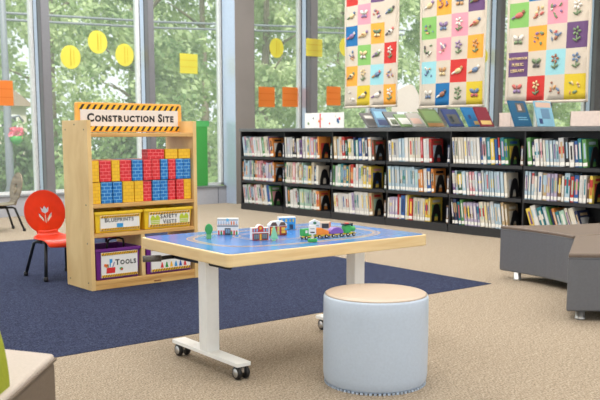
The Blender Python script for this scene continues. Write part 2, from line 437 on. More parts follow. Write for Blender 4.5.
# ------------------------------------------------------------------ window cards
M_cy = cardmat('yellow card', srgb(255,245,135)); M_co = cardmat('orange card', srgb(255,178,100)); M_cw = mat('off white card', srgb(252,248,240), .7, var=.02)
M_cy2 = cardmat('yellow card fold', srgb(246,216,80))
def oval(x, z, lb):
    b = MB(); b.prism(ellipse(x, z, .15, .163), 11.288, 11.293, M_cy, 'y'); b.box((x-.004, 11.285, z-.12), (x+.004, 11.288, z+.12), M_cy2); b.box((x+.045, 11.285, z-.1), (x+.05, 11.288, z+.1), M_cy2)
    tag(b.build('window_card'), lb, 'paper card', 'yellow ovals on the windows')
oval(5.447, 2.151, 'yellow oval card on window, lowest left of three above play shelf sign')
oval(5.868, 2.384, 'yellow oval card on window, highest of three above play shelf sign')
oval(6.294, 2.228, 'yellow oval card on window, right one of three above play shelf sign')
oval(9.148, 2.508, 'yellow oval card on window just right of the taupe column')
oval(10.738, 2.625, 'yellow oval card half hidden behind left edge of the leftmost quilt')
oval(14.70, 2.70, 'yellow oval card peeking out right of the middle quilt')
def square(x0, z0, x1, z1, y, m, name, lb, grp, edge):
    b = MB(); b.prism(rrect(x0, z0, x1, z1, .012, 3), y, y+.005, m, 'y')
    for i in (1, 2): b.box((x0+.01, y-.001, z0+(z1-z0)*i/3-.003), (x1-.01, y, z0+(z1-z0)*i/3+.003), edge)
    tag(b.build(name), lb, 'paper card', grp)
square(7.239, 2.011, 7.562, 2.312, 11.286, M_cy, 'window_card', 'plain square yellow card on window above right end of play shelf', 'yellow squares', M_cy2)
square(9.54, 2.383, 9.90, 2.673, 10.985, M_cy, 'window_card', 'plain square yellow card stuck over a grey window mullion', 'yellow squares', M_cy2)
M_coe = cardmat('orange card crease', srgb(240,140,64))
for x, z, lb in [(4.43, 1.627, 'square orange card at far left edge of the windows'), (8.93, 1.695, 'square orange card, left of the pair right of the column'),
                 (9.44, 1.708, 'square orange card, right of the pair right of the column'), (10.45, 1.753, 'square orange card directly left of the leftmost quilt')]:
    square(x-.17, z-.165, x+.17, z+.165, 11.286, M_co, 'window_card', lb, 'orange squares on the windows', M_coe)
b = MB(); cl = []
for i in range(25):
    a = PI*i/24; cl.append((12.39+.44*math.cos(a), 1.5+.52*math.sin(a)*(1+.05*math.cos(5*a))))
b.prism(cl, 11.286, 11.291, M_cw, 'y'); tag(b.build('window_card'), 'off-white rounded paper cutout on window between left and middle quilts', 'paper card')
b = MB(); b.box((7.42, 11.2, .275), (7.665, 11.235, 1.29), M_green); b.box((7.38, 11.195, 1.2), (7.7, 11.2, 1.29), mat('green board edge', srgb(84,178,96), .5))
tag(b.build('board'), 'plain green board standing on window sill behind play shelf', 'board')

# ------------------------------------------------------------------ play shelf (thing with parts)
YF = 5.39; XL = 2.70; XR = 3.59
sh = thing('display_shelf', 'birch play shelf unit with construction site sign and hazard stripes', 'shelf', (XL, YF, .003))
W = XR-XL; D = .385; T = .03
def shp(name, f, bevel=.003, parent=sh):
    b = MB(); f(b); return b.build(name, parent, bevel)
for x in (0, W-T):
    def f(b, x=x):
        b.box((x, 0, 0), (x+T, D, 1.185), M_birch)
        xx = x-.001 if x == 0 else x+T
        for (y, z) in ((.05, 1.12), (D-.05, 1.12), (D/2, 1.155), (.05, .05), (D-.05, .05), (.05, .33), (.05,.6)):
            b.tube([(xx, y, z), (xx+.002, y, z)], .006, M_gask, 8)
    shp('side_panel', f)
for z in (1.07, .577, .37):
    shp('shelf_board', lambda b, z=z: b.box((T, .002, z), (W-T, D-.01, z+.028), M_birchx))
shp('shelf_board', lambda b: b.box((T, .002, .034), (W-T, D-.01, .064), M_birchx))
def kick(b):
    b.box((T, .004, 0), (W-T, .03, .034), M_birchx); b.box((.5, .001, .012), (.56, .004, .022), mat('brown plate', srgb(150,96,50), .4))
shp('kick_board', kick)
shp('divider', lambda b: b.box((.402, .004, .064), (.432, D-.012, .37), M_birch))
def hazard(b, x0, x1, y, z0, z1, n, sl=.5):
    b.box((x0, y, z0), (x1, y+.002, z1), M_yel)
    p = (x1-x0)/n; h = z1-z0
    for i in range(n):
        a = x0+p*i+p*.12
        b.face([(a, y-.0008, z0), (a+p*.42, y-.0008, z0), (min(a+p*.42+h*sl, x1), y-.0008, z1), (a+h*sl, y-.0008, z1)], M_hblk)
sy = .185
def signb(b): b.prism(rrect(.010, 1.103, W-.010, 1.312, .018), sy, sy+.02, M_orng, 'y')
sg = shp('sign_board', signb)
def stripes(b):
    hazard(b, .03, W-.03, sy-.003, 1.262, 1.298, 17, .7); hazard(b, .03, W-.03, sy-.003, 1.112, 1.146, 17, .7)
shp('hazard_stripes', stripes, 0, sg)
shp('sign_face', lambda b: b.box((.045, sy-.004, 1.146), (W-.045, sy, 1.262), M_signw), 0, sg)
b = MB(); b.smallcaps('CONSTRUCTION SITE', .078, .058, front(W/2+.008, sy-.0055, 1.2), M_ink, .0032, .10); b.build('lettering', sg)

# cardboard bricks
z1, z2, z3 = .609, .761, .915
low = ['yellow','blue','blue','yellow','yellow','red','blue','blue','red','red','yellow']
lw = [45,58,47,60,48,48,43,43,43,43,44]
up = ['yellow','red','yellow','red','blue','red','red','blue','red','blue','blue']
uw = [40,60,44,62,57,47,46,42,43,44,44]
def cbrick(x, w, z, h, y, d, c, lb, grp):
    b = MB(); b.box((0, 0, 0), (w-.006, d, h), M_brk[c]); o = b.build('toy_brick', None, .004)
    o.location = (x, y, z); tag(o, lb, 'toy block', grp)
inner = (XR-T-.004)-(XL+T+.004)
for row, (cs, ws, z, nm) in enumerate([(low, lw, z1, 'lower'), (up, uw, z2, 'upper')]):
    x = XL+T+.004; S = inner/sum(ws)
    for i, (c, w) in enumerate(zip(cs, ws)):
        cbrick(x, w*S, z, .149, YF+.012+R.uniform(0,.014), .3, c, '%s cardboard toy brick, %s from left in the %s brick row of play shelf' % (c, ORD[i], nm), 'cardboard toy bricks')
        x += w*S
for (x0, x1, c, lb) in [(3.18, 3.325, 'red', 'red cardboard toy brick lying on top of both brick rows'), (3.33, 3.44, 'yellow', 'yellow cardboard toy brick on top of rows, beside the lying red one'), (3.443, 3.553, 'yellow', 'yellow cardboard toy brick on top of rows, against right shelf side')]:
    cbrick(x0, x1-x0, z2+.15, .072, YF+.02, .085, c, lb, 'cardboard toy bricks')

# bins
def make_bin(x0, x1, z, h, m, lb, kind):
    w = x1-x0
    t = thing('storage_bin', lb, 'bin', (x0, YF+.012, z+.003))
    b = MB(); tp = .012; d = .33; th = .006
    # tapered open tray
    def ring(zz, k, i): return [(k+i, k+i, zz), (w-k-i, k+i, zz), (w-k-i, d-k-i, zz), (k+i, d-k-i, zz)]
    rings = [ring(0, tp, 0), ring(h, 0, 0), ring(h, 0, th), ring(th, tp, th)]
    V = [[b.bm.verts.new(p) for p in r] for r in rings]; k = b.mi(m)
    for a, c in zip(V, V[1:]):
        for j in range(4): b.bm.faces.new((a[j], a[(j+1) % 4], c[(j+1) % 4], c[j])).material_index = k
    b.bm.faces.new(V[0][::-1]).material_index = k; b.bm.faces.new(V[-1]).material_index = k
    b.build('tub', t, .003)
    b = MB()
    for lo, hi in (((-.004,-.008,h-.02),(w+.004,.004,h)), ((-.004,d-.004,h-.02),(w+.004,d+.006,h)), ((-.006,-.008,h-.02),(.004,d+.006,h)), ((w-.004,-.008,h-.02),(w+.006,d+.006,h))):
        b.box(lo, hi, m)
    b.build('rim', t, .003)
    a0, a1 = .04, w-.022; c0, c1 = .016, h-.027; y = -.001
    s = MB(); s.box((a0, y-.002, c0), (a1, .014, c1), M_paper); lab = s.build('label_card', t)
    s = MB(); sh_ = .017 if h < .16 else .02
    hazard(s, a0+.002, a1-.002, y-.0045, c1-sh_, c1-.002, 15, .7); hazard(s, a0+.002, a1-.002, y-.0045, c0+.002, c0+sh_, 15, .7); s.build('hazard_stripes', lab)
    s = MB(); yy = y-.0035; cx = (a0+a1)/2; cz = (c0+c1)/2
    if kind == 'blue':
        s.smallcaps('BLUEPRINTS', .047, .037, front(cx-.005, yy, cz+.02), M_ink, .0008, .12); s.box((cx-.028, yy, c0+.019), (cx+.022, yy+.001, cz-.006), M_blue)
    if kind == 'vest':
        s.smallcaps('SAFETY', .042, .036, front(cx-.005, yy, cz+.019), M_ink, .001, .12); s.smallcaps('VESTS', .042, .036, front(cx, yy, cz-.02), M_ink, .001, .12)
        s.build('lettering', lab); s = None
        for q in (a0+.05, a1-.05):
            s = MB(); s.prism([(q-.036,c0+.02),(q+.036,c0+.02),(q+.04,cz+.01),(q+.028,c1-.024),(q+.012,c1-.022),(q,cz+.012),(q-.012,c1-.022),(q-.028,c1-.024),(q-.04,cz+.01)], yy, yy+.001, M_hivis, 'y')
            for dz in (.03, .042): s.box((q-.036, yy-.0008, c0+dz), (q+.036, yy, c0+dz+.004), M_signw)
            s.build('printed_vest', lab)
    if kind == 'tool':
        s.smallcaps('TOOLS', .054, .043, front(cx+.05, yy, cz+.012), M_ink, .0018, .12)
        q = a0+.07; z0 = c0+.03
        s.prism([(q-.034,z0),(q+.034,z0),(q+.038,z0+.04),(q-.03,z0+.04)], yy, yy+.001, M_red, 'y')
        s.prism([(q-.03,z0+.04),(q-.052,z0+.055),(q-.046,z0+.07),(q-.01,z0+.062)], yy, yy+.001, M_co, 'y')
        s.prism([(q-.006,z0+.045),(q+.002,z0+.045),(q+.002,z0+.07),(q+.016,z0+.078),(q+.016,z0+.1),(q-.006,z0+.102)], yy, yy+.001, M_blue, 'y')
        s.prism([(q+.014,z0+.042),(q+.02,z0+.042),(q+.034,z0+.075),(q+.028,z0+.078)], yy, yy+.001, mat('print violet', srgb(130,80,150), .5), 'y')
        s.prism([(q-.02,z0+.042),(q-.012,z0+.042),(q-.018,z0+.066),(q-.026,z0+.064)], yy, yy+.001, M_green, 'y')
        s.prism(ellipse(q+.085, z0+.025, .014, .01), yy, yy+.001, M_green, 'y'); s.prism(ellipse(q+.089, z0+.02, .008, .007), yy-.001, yy, M_red, 'y')
    if kind == 'cone':
        for i, m_ in enumerate([M_red, M_green, M_yel, M_blue, mat('print navy', srgb(30,80,170), .5), M_red]):
            q = a0+.09+.04*i; s.prism([(q-.013,c0+.026),(q+.013,c0+.026),(q+.003,c0+.066),(q-.003,c0+.066)], yy, yy+.001, m_, 'y')
    if kind != 'vest': s.build('lettering' if kind != 'cone' else 'printed_cones', lab)
    return t
make_bin(2.745, 3.115, .399, .150, M_byel, 'yellow plastic bin labelled blueprints on middle level of play shelf', 'blue')
make_bin(3.135, 3.545, .399, .150, M_byel, 'yellow plastic bin labelled safety vests on middle level of play shelf', 'vest')
make_bin(2.742, 3.092, .065, .222, M_bpur, 'purple plastic bin labelled tools on lowest level of play shelf', 'tool')
make_bin(3.145, 3.545, .065, .222, M_bpur, 'purple plastic bin with coloured cones label on lowest shelf level', 'cone')
b = MB()
pts = [(3.01, YF+.24, .08), (3.01, YF+.24, .27)] + [(3.08-.07*math.cos(PI*i/8), YF+.24, .27+.055*math.sin(PI*i/8)) for i in range(9)] + [(3.15-.07, YF+.24, .22)]
pts = [(2.93, YF+.2, .09), (2.93, YF+.2, .29), (2.945, YF+.2, .325), (2.975, YF+.2, .335), (3.03, YF+.2, .335), (3.06, YF+.2, .325), (3.065, YF+.2, .30), (3.065, YF+.2, .1)]
b.tube(pts, .008, M_black, 8); tag(b.build('toy_tool_handle'), 'black toy tool handle sticking up out of the purple tools bin', 'toy tool')

# ------------------------------------------------------------------ chairs
def make_chair(loc, rz, m, label):
    t = thing('child_chair', label, 'chair', loc, rz, 'bentwood children chairs')
    c = .492; r = .172
    out = []
    for i in range(41):
        a = math.radians(-58 + (296)*i/40); out.append((r*math.cos(a)*.97, c + r*math.sin(a)))
    out += [(-.075, .29), (.075, .29)]
    tul = [(-.035,.535),(-.017,.515),(-.002,.54),(.002,.54),(.017,.515),(.035,.535),(.028,.495),(.004,.48),(-.004,.48),(-.028,.495)]
    lf1 = [(-.012,.41),(-.05,.455),(-.056,.487),(-.036,.47),(-.012,.437)]; lf2 = [(-x,y) for x, y in lf1]
    stem = [(-.005,.405),(.005,.405),(.005,.47),(-.005,.47)]
    me = shape_mesh([out, tul, lf1, lf2, stem], .012)
    b = MB(); Mx = Matrix.Translation((0, .135, .30)) @ Matrix.Rotation(math.radians(-12), 4, 'X') @ Matrix.Translation((0, 0, -.30)) @ FRONT
    b.mesh(me, m, Mx); b.build('backrest', t, .002)
    prof = [(.142,.345,.078),(.139,.322,.082),(.125,.302,.10),(.09,.293,.145),(.02,.288,.17),(-.07,.292,.172),(-.13,.294,.168),(-.165,.286,.16),(-.183,.266,.15),(-.188,.245,.142)]
    b = MB(); N = 12; rows = []
    for (y, z, w) in prof:
        rows.append([b.bm.verts.new((w*(2*i/N-1), y, z + .008*abs(2*i/N-1)**2)) for i in range(N+1)])
    k = b.mi(m)
    for a, c_ in zip(rows, rows[1:]):
        for i in range(N):
            f = b.bm.faces.new((a[i], c_[i], c_[i+1], a[i+1])); f.material_index = k; f.smooth = True
    o = b.build('seat', t); md = o.modifiers.new('thick', 'SOLIDIFY'); md.thickness = .012; md.offset = 1
    md = o.modifiers.new('sub', 'SUBSURF'); md.levels = 1; md.render_levels = 1
    for sx in (-1, 1):
        for (y0, y1) in ((-.10, -.18), (.09, .185)):
            b = MB(); b.tube([(sx*.1, 0, .272), (sx*.115, y0*.8, .272), (sx*.13, y0*1.12, .262), (sx*.168, y1, .012)], .0125, M_tube, 8)
            lg = b.build('leg', t)
            b = MB(); b.lathe([(.015,0),(.018,.004),(.017,.03),(.013,.034)], M_black, 10, (sx*.168, y1, 0)); b.build('foot_cap', lg)
    return t
make_chair((2.785, 6.14, .003), 0, M_redch, 'red bentwood child chair with tulip cutout, left of play shelf')
make_chair((3.30, 6.45, .003), 0, M_redch, 'red bentwood child chair mostly hidden behind the play shelf')
make_chair((3.66, 9.45, 0), math.atan2(.02, -1)+PI/2, M_grych, 'grey-brown bentwood child chair by windows, seen edge-on at far left')

# ------------------------------------------------------------------ train table
TR = math.radians(-2.8); TX, TY, TZ = 2.706, 3.268, .59
tb = thing('play_table', 'birch edged train play table with blue printed top and white legs', 'table', (TX, TY, 0), TR)
hw, hd = .606, .40
M_mat = mat('blue printed board', srgb(78,134,206), .16, var=.12, scale=4)
M_trk = mat('printed track tan', srgb(206,178,150), .2); M_trk2 = mat('printed track grey', srgb(150,150,170), .2); M_lblue = mat('printed light blue', srgb(128,178,226), .16)
b = MB(); b.prism(rrect(-hw, -hd, hw, hd, .03, 6), .533, .588, M_tedge); b.build('tabletop', tb, .004)
b = MB(); b.prism(rrect(-hw+.012, -hd+.012, hw-.012, hd-.012, .03, 6), .588, .590, M_mat); pt_ = b.build('printed_top', tb)
b = MB()
def track(pts, w, m, z=.5905):
    L = []; Rr = []
    for i, p in enumerate(pts):
        q0 = pts[max(i-1, 0)]; q1 = pts[min(i+1, len(pts)-1)]
        d = Vector((q1[0]-q0[0], q1[1]-q0[1])).normalized(); n = Vector((-d.y, d.x))*w/2
        L.append((p[0]+n.x, p[1]+n.y, z)); Rr.append((p[0]-n.x, p[1]-n.y, z))
    for i in range(len(pts)-1): b.face([Rr[i], Rr[i+1], L[i+1], L[i]], m)
def loop(rx, ry, cx=0, cy=0, n=60, k=3.2):
    P = []
    for i in range(n+1):
        a = 2*PI*i/n; c, s_ = math.cos(a), math.sin(a)
        P.append((cx+rx*abs(c)**(2/k)*(1 if c > 0 else -1), cy+ry*abs(s_)**(2/k)*(1 if s_ > 0 else -1)))
    return P
for o_ in (0, .028): track(loop(.50-o_, .30-o_), .008, M_trk); track(loop(.27-o_, .17-o_, .02, .03), .007, M_trk)
track(loop(.485, .285), .02, M_trk2, .5903)
for (x, y, rx, ry) in ((.35,.05,.09,.1), (.1,-.28,.2,.04)):
    b.face([(p[0], p[1], .5901) for p in ellipse(x, y, rx, ry)], M_lblue)
b.build('printed_track', pt_)
b = MB(); b.box((-.46,-.04,.505), (.45,.0,.533), M_wmet); b.box((-.51,-.3,.515), (-.43,.3,.533), M_wmet); b.box((.4,-.3,.515), (.49,.3,.533), M_wmet); b.build('frame', tb, .003)
for lx in (-.472, .448):
    b = MB(); b.box((lx-.036, -.055, .075), (lx+.036, .015, .533), M_wmet); lg = b.build('leg', tb, .005)
    b = MB(); b.prism(rrect(lx-.038, -.315, lx+.038, .275, .006, 2), .062, .08, M_wmet); b.build('foot', lg, .002)
    for y in (-.282, .24):
        b = MB(); b.tube([(lx, y, .062), (lx, y, .03)], .009, M_chrome, 10); b.prism(rrect(lx-.012, y-.024, lx+.012, y+.02, .008, 3), .032, .054, M_chrome)
        cs = b.build('caster', tb)
        for dx in (-.021, .021):
            b = MB(); b.lathe([(.012,-.011),(.027,-.010),(.031,-.005),(.031,.005),(.027,.010),(.012,.011)], M_black, 20, (lx+dx, y-.006, .031), 'x')
            s_ = 1 if dx > 0 else -1
            b.lathe([(.003, .0115*s_), (.02, .011*s_), (.02, .009*s_)], M_alu, 16, (lx+dx, y-.006, .031), 'x')
            b.build('wheel', cs)
b = MB(); b.tube([(-.497, .25, .498), (-.485, .05, .498), (-.474, -.21, .498)], .011, M_black, 12)
b.tube([(-.497, .25, .498), (-.54, .252, .498), (-.59, .245, .497)], .010, M_black, 10); cr = b.build('height_crank', tb)
b = MB(); b.tube([(-.575, .245, .497), (-.655, .285, .496)], .016, mat('ribbed grey grip', srgb(92,88,84), .5, var=.4, scale=140), 12)
b.build('grip', cr)

# ------------------------------------------------------------------ toys on the table
ZT = .5915
def toyblock(p0, p1, h, d, body, label, cat, name, draw):
    """wooden block building: front runs p0 -> p1 and faces the room; draw(b, w, h) adds the printed front"""
    dx, dy = p1[0]-p0[0], p1[1]-p0[1]; w = math.hypot(dx, dy)
    t = thing(name, label, cat, (p0[0], p0[1], ZT), math.atan2(dy, dx), 'wooden toys on the play table')
    b = MB(); body(b, w, h, d); b.build('block', t, .0015)
    b = MB(); draw(b, w, h); b.build('printed_front', t)
    return t
C = lambda r, g, b_: mat('toy %d %d %d' % (r, g, b_), srgb(r, g, b_), .4, var=.03)
def rects(b, L):
    for (x0, z0, x1, z1, m) in L: b.box((x0, -.0012, z0), (x1, .001, z1), m)
def body_plain(b, w, h, d): b.box((0,0,0), (w,d,h), M_paper)
def school(b, w, h):
    rects(b, [(0,h*.5,w,h*.56,C(90,95,105)), (0,h*.88,w,h*.92,C(110,115,125)), (w*.36,0,w*.64,h*.4,C(70,75,88)), (w*.4,h*.08,w*.49,h*.34,C(150,180,210)), (w*.51,h*.08,w*.6,h*.34,C(150,180,210))])
    for i in range(8):
        x = w*(.04+.122*i)
        if abs(i-3.5) > 1.2: rects(b, [(x,0,x+w*.07,h*.2,C(60,150,80) if i % 2 else C(220,60,60)), (x,h*.2,x+w*.07,h*.26,C(220,90,80))])
        rects(b, [(x,h*.6,x+w*.06,h*.82,C(240,130,50) if i in (5,6) else C(190,200,215)), (x,h*.6,x+w*.06,h*.66,C(240,130,50))])
    b.prism(ellipse(w*.5, h*.9, w*.07, h*.1, 14), -.0018, .002, C(120,190,225), 'y')
toyblock((2.452,3.507), (2.532,3.438), .083, .03, body_plain, 'white toy school block with flower boxes and dark doors, leftmost building on table', 'toy building', 'toy_school', school)
def body_fire(b, w, h, d):
    top = [(w*.5+w*.2*math.cos(PI*i/10), h*.8+h*.2*math.sin(PI*i/10)) for i in range(11)]
    b.prism([(0,0),(w,0),(w,h*.8)] + top + [(0,h*.8)], 0, d, M_paper, 'y')
def fire(b, w, h):
    rd = C(204,58,52); rects(b, [(w*.03,0,w*.97,h*.78,rd)])
    b.prism([(w*.5+w*.16*math.cos(PI*i/10), h*.78+h*.17*math.sin(PI*i/10)) for i in range(11)], -.001, .001, rd, 'y')
    b.prism(ellipse(w*.5, h*.78, w*.07, h*.09, 12), -.002, 0, C(240,190,60), 'y')
    for x in (.09, .58): b.box((w*x,-.002,h*.04), (w*(x+.33),0,h*.42), C(84,88,96)); [b.box((w*(x+.03+.1*k),-.0026,h*.1), (w*(x+.1+.1*k),-.002,h*.38), C(130,136,142)) for k in range(3)]
    b.box((w*.45,-.002,0), (w*.55,0,h*.4), C(236,180,50)); b.box((0,-.002,h*.46), (w,0,h*.52), M_paper)
    for x in (.1,.26,.68,.84): b.box((w*x,-.002,h*.56), (w*(x+.08),0,h*.74), C(120,190,220))
toyblock((2.443,3.207), (2.525,3.180), .074, .03, body_fire, 'red toy fire station block with grey garage doors and arched top', 'toy building', 'toy_fire_station', fire)
def body_house(b, w, h, d): b.prism([(0,0),(w,0),(w,h*.75),(w*.78,h*.97),(w*.55,h),(w*.45,h),(w*.2,h*.97),(0,h*.75)], 0, d, M_paper, 'y')
def house(b, w, h):
    rects(b, [(w*.03,0,w*.97,h*.62,C(186,58,50)), (0,0,w*.3,h*.12,C(70,140,80)), (w*.66,0,w,h*.12,C(70,140,80)), (w*.43,0,w*.57,h*.6,C(245,235,210))])
    for x, z in ((.1,.36),(.1,.14),(.68,.36),(.68,.14)): b.box((w*x,-.002,h*z), (w*(x+.22),0,h*(z+.18)), C(245,205,80))
    for z in (.1,.3,.45): b.box((w*.45,-.002,h*z), (w*.55,0,h*(z+.12)), C(250,220,110))
    for x in (.1,.58): b.prism([(w*(x-.04),h*.66),(w*(x+.36),h*.66),(w*(x+.27),h*.9),(w*(x+.07),h*.9)], -.0015, .001, C(104,78,70), 'y')
    b.box((w*.86,-.003,h*.34), (w*.98,0,h*.48), C(90,180,220))
toyblock((2.622,3.300), (2.715,3.272), .073, .03, body_house, 'red brick toy house block with brown roof and yellow windows', 'toy building', 'toy_house', house)
def bluef(b, w, h):
    rects(b, [(w*.02,0,w*.98,h*.9,C(58,150,214)), (w*.1,0,w*.42,h*.38,C(210,70,66)), (w*.62,h*.04,w*.84,h*.4,C(120,100,110)), (w*.05,h*.4,w*.5,h*.46,M_paper)])
    for x in (.14,.4,.64,.8): rects(b, [(w*x,h*.6,w*(x+.09),h*.82,C(245,215,90))])
toyblock((2.822,3.472), (2.908,3.432), .068, .028, body_plain, 'bright blue toy shop block with red door, behind the toy house', 'toy building', 'toy_shop', bluef)
def body_station(b, w, h, d):
    b.prism([(0,0),(w*.5,0),(w*.5,h*.8),(w*.25,h),(0,h*.8)], -.002, d, M_paper, 'y'); b.box((w*.5,0,0), (w,d,h*.78), C(240,214,190))
def station(b, w, h):
    b.prism(ellipse(w*.25, h*.72, w*.08, h*.1, 14), -.004, -.002, C(70,130,90), 'y'); b.box((w*.06,-.004,h*.5), (w*.44,-.002,h*.56), C(150,160,150))
    b.box((w*.58,-.002,h*.3), (w*.9,0,h*.66), C(66,62,66)); b.box((w*.3,-.004,h*.16), (w*.46,-.002,h*.42), C(120,190,230)); b.box((w*.92,-.003,0), (w,0,h*.78), C(236,150,110))
toyblock((2.880,3.290), (2.970,3.225), .066, .026, body_station, 'white gabled toy station block with cream annexe, behind the toy train', 'toy building', 'toy_station', station)
t = thing('toy_tree', 'round dark green wooden toy tree at left end of table', 'toy tree', (2.327, 3.398, ZT), -.7, 'wooden toys on the play table')
b = MB(); b.prism(rrect(-.012,0,.012,.03,.004), -.009, .009, C(110,180,110), 'y'); b.build('trunk', t, .002)
b = MB(); b.prism(ellipse(0, .047, .019, .026, 20), -.01, .01, C(62,160,84), 'y'); b.build('crown', t, .003)
t = thing('toy_tree', 'pale mint pointed wooden toy pine in front of toy house', 'toy tree', (2.516, 3.129, ZT), -.7, 'wooden toys on the play table')
b = MB(); b.box((-.008,-.006,0), (.008,.006,.012), C(150,216,170)); b.build('trunk', t, .001)
b = MB(); b.prism([(-.019,.010),(.019,.010),(.004,.068),(-.004,.068)], -.007, .007, C(150,216,170), 'y'); b.build('crown', t, .002)
t = thing('toy_sign', 'white toy signpost on green base in front of the toy train', 'toy sign', (2.632, 2.985, ZT), -.65, 'wooden toys on the play table')
b = MB(); b.box((-.022,-.012,0), (.022,.012,.014), C(60,170,80)); b.build('base', t, .002)
b = MB(); b.box((-.005,-.005,.014), (.005,.005,.04), C(236,220,196)); b.build('post', t)
b = MB(); b.box((-.017,-.006,.036), (.017,.006,.078), M_paper); b.box((-.01,-.0068,.042), (.01,-.006,.048), M_ink); b.box((-.01,-.0068,.06), (.01,-.006,.064), C(150,150,155)); b.build('panel', t, .001)
def wheels(t, L, r=.0085):
    for x in (L*.22, L*.78):
        for y in (-.019, .019):
            b = MB(); b.lathe([(r*.5,-.003),(r,-.003),(r,.003),(r*.5,.003)], M_black, 14, (x, y, r), 'y'); b.lathe([(.001,-.0036),(r*.45,-.0036),(r*.45,.0036),(.001,.0036)], C(240,230,210), 10, (x, y, r), 'y')
            b.build('wheel', t)
def car(x0, L, label, parts, name):
    t = thing(name, label, 'toy train car', (x0, 3.088-(x0-2.633)*.14, ZT), -.14, 'wooden toy train')
    b = MB(); b.box((0,-.015,.009), (L,.015,.017), C(240,200,60)); b.build('chassis', t, .001)
    for nm, f in parts:
        b = MB(); f(b); b.build(nm, t, .0015)
    b = MB(); b.tube([(-.004,0,.013), (.003,0,.013)], .004, M_chrome, 8); b.tube([(L-.002,0,.013), (L+.004,0,.013)], .004, M_chrome, 8); b.build('coupling', t)
    wheels(t, L)
GR = C(58,170,84)
car(2.65, .07, 'green toy train carriage with white windows at left end of toy train',
    [('cabin', lambda b: b.box((0,-.016,.016), (.07,.016,.05), GR)), ('window', lambda b: [b.box((.012+.018*i,-.0168,.03), (.025+.018*i,.0168,.044), M_paper) for i in range(3)])], 'toy_carriage')
car(2.725, .073, 'orange toy train wagon with sloping load, second from left',
    [('load', lambda b: b.prism([(0,.017),(.073,.017),(.073,.034),(.048,.042),(.032,.05),(0,.052)], -.017, .017, C(246,140,40), 'y'))], 'toy_wagon')
car(2.804, .084, 'purple dome topped toy train wagon behind the green engine',
    [('load', lambda b: b.prism([(.002,.017),(.082,.017)] + [(.042+.04*math.cos(PI*i/14), .022+.026*math.sin(PI*i/14)) for i in range(15)], -.017, .017, C(128,88,176), 'y'))], 'toy_wagon')
car(2.894, .066, 'green toy train engine with black chimney at right end',
    [('cabin', lambda b: b.prism([(0,.016),(.034,.016),(.034,.056),(.004,.052)], -.017, .017, GR, 'y')), ('boiler', lambda b: b.tube([(.034,0,.034),(.066,0,.034)], .014, GR, 14)),
     ('chimney', lambda b: b.lathe([(.005,.045),(.005,.058),(.008,.062)], M_black, 12, (.053,0,0))), ('roof', lambda b: (b.box((-.002,-.019,.056), (.04,.019,.062), M_black), b.box((.01,-.01,.062), (.03,.01,.065), M_red)))], 'toy_engine')

# ------------------------------------------------------------------ ottoman
t = thing('ottoman', 'round pale blue vinyl drum ottoman in front of play table', 'ottoman', (2.66, 2.592, 0))
r, h = .232, .405
b = MB(); b.lathe([(r-.012,.006),(r-.004,.02),(r,.05),(r+.001,.2),(r,.33),(r-.001,h-.018),(r-.006,h-.007)], M_otts, 72); b.build('side_cover', t)
b = MB(); b.lathe([(r-.0055,h-.0075),(r-.014,h-.002),(r-.05,h+.001),(.08,h+.003),(.004,h+.003)], M_ottt, 72); b.build('seat_top', t)
b = MB()
for i in range(72):
    a = 2*PI*i/72; b.box((-.006,-.003,0), (.006,.003,.008), M_seam if i % 2 else M_otts, Matrix.Translation((math.cos(a)*(r-.008), math.sin(a)*(r-.008), 0)) @ Matrix.Rotation(a+PI/2, 4, 'Z'))
b.build('base_seam', t)

# ------------------------------------------------------------------ serpentine bench (two modules) at right
def curve_pts(p0, p1, bulge, n=8):
    P = []; dx, dy = p1[0]-p0[0], p1[1]-p0[1]
    for i in range(n+1):
        s_ = i/n; k = 4*s_*(1-s_)*bulge; P.append((p0[0]+dx*s_-dy*k, p0[1]+dy*s_+dx*k))
    return P
def bench(name, label, outline, feet, zt=.402):
    cx = sum(p[0] for p in outline)/len(outline); cy = sum(p[1] for p in outline)/len(outline)
    t = thing(name, label, 'bench', (cx, cy, 0), 0, 'grey vinyl bench modules')
    P = [(x-cx, y-cy) for x, y in outline]
    b = MB(); b.prism(P, .058, zt-.027, M_vinyl); b.build('body', t, .012, seg=3)
    b = MB(); b.prism(P, zt-.027, zt, M_vtop); b.build('seat_top', t, .010, seg=3)
    b = MB(); n = len(P); ctr = Vector((0,0))
    b.tube([(p[0], p[1], zt-.027) for p in P+[P[0]]], .004, M_vinyl, 6, caps=False); b.build('piping', t)
    for (x, y) in feet:
        b = MB(); b.lathe([(.03,0),(.03,.012),(.027,.014),(.027,.06)], M_alu, 18, (x-cx, y-cy, 0)); b.build('leg', t)
A, B_, C_, D_ = (5.345, 3.90), (5.20, 3.185), (4.385, 2.725), (4.98, 2.08)
o1 = curve_pts(A, B_, .05) + [(5.9, 2.9), (6.6, 3.2)] + curve_pts((6.55, 3.45), A, .09)[0:-1]
bench('bench', 'grey vinyl bench module with brown top and curved back near bookcase', o1, [(5.36, 3.74), (5.36, 3.2), (6.2, 3.3), (6.1, 3.75)])
o2 = curve_pts(B_, C_, .0)[0:] + curve_pts(C_, D_, .02)[1:] + [(5.7, 1.9), (5.95, 2.85)]
o2 = [(x+.0, y-.012) for x, y in o2]
bench('bench', 'grey vinyl bench module at right edge of the photo, nearest the camera', o2, [(4.50, 2.69), (4.98, 2.2), (5.55, 2.05), (5.6, 2.7)])
t = thing('cushion', 'lime green upright cushion at right edge, beyond the bench', 'cushion', (6.62, 3.56, .402))
b = MB(); b.prism(rrect(-.18, 0, .18, .22, .05), -.04, .04, M_lime, 'y', Matrix.Rotation(math.radians(40), 4, 'Z')); b.build('cover', t, .015, seg=3)
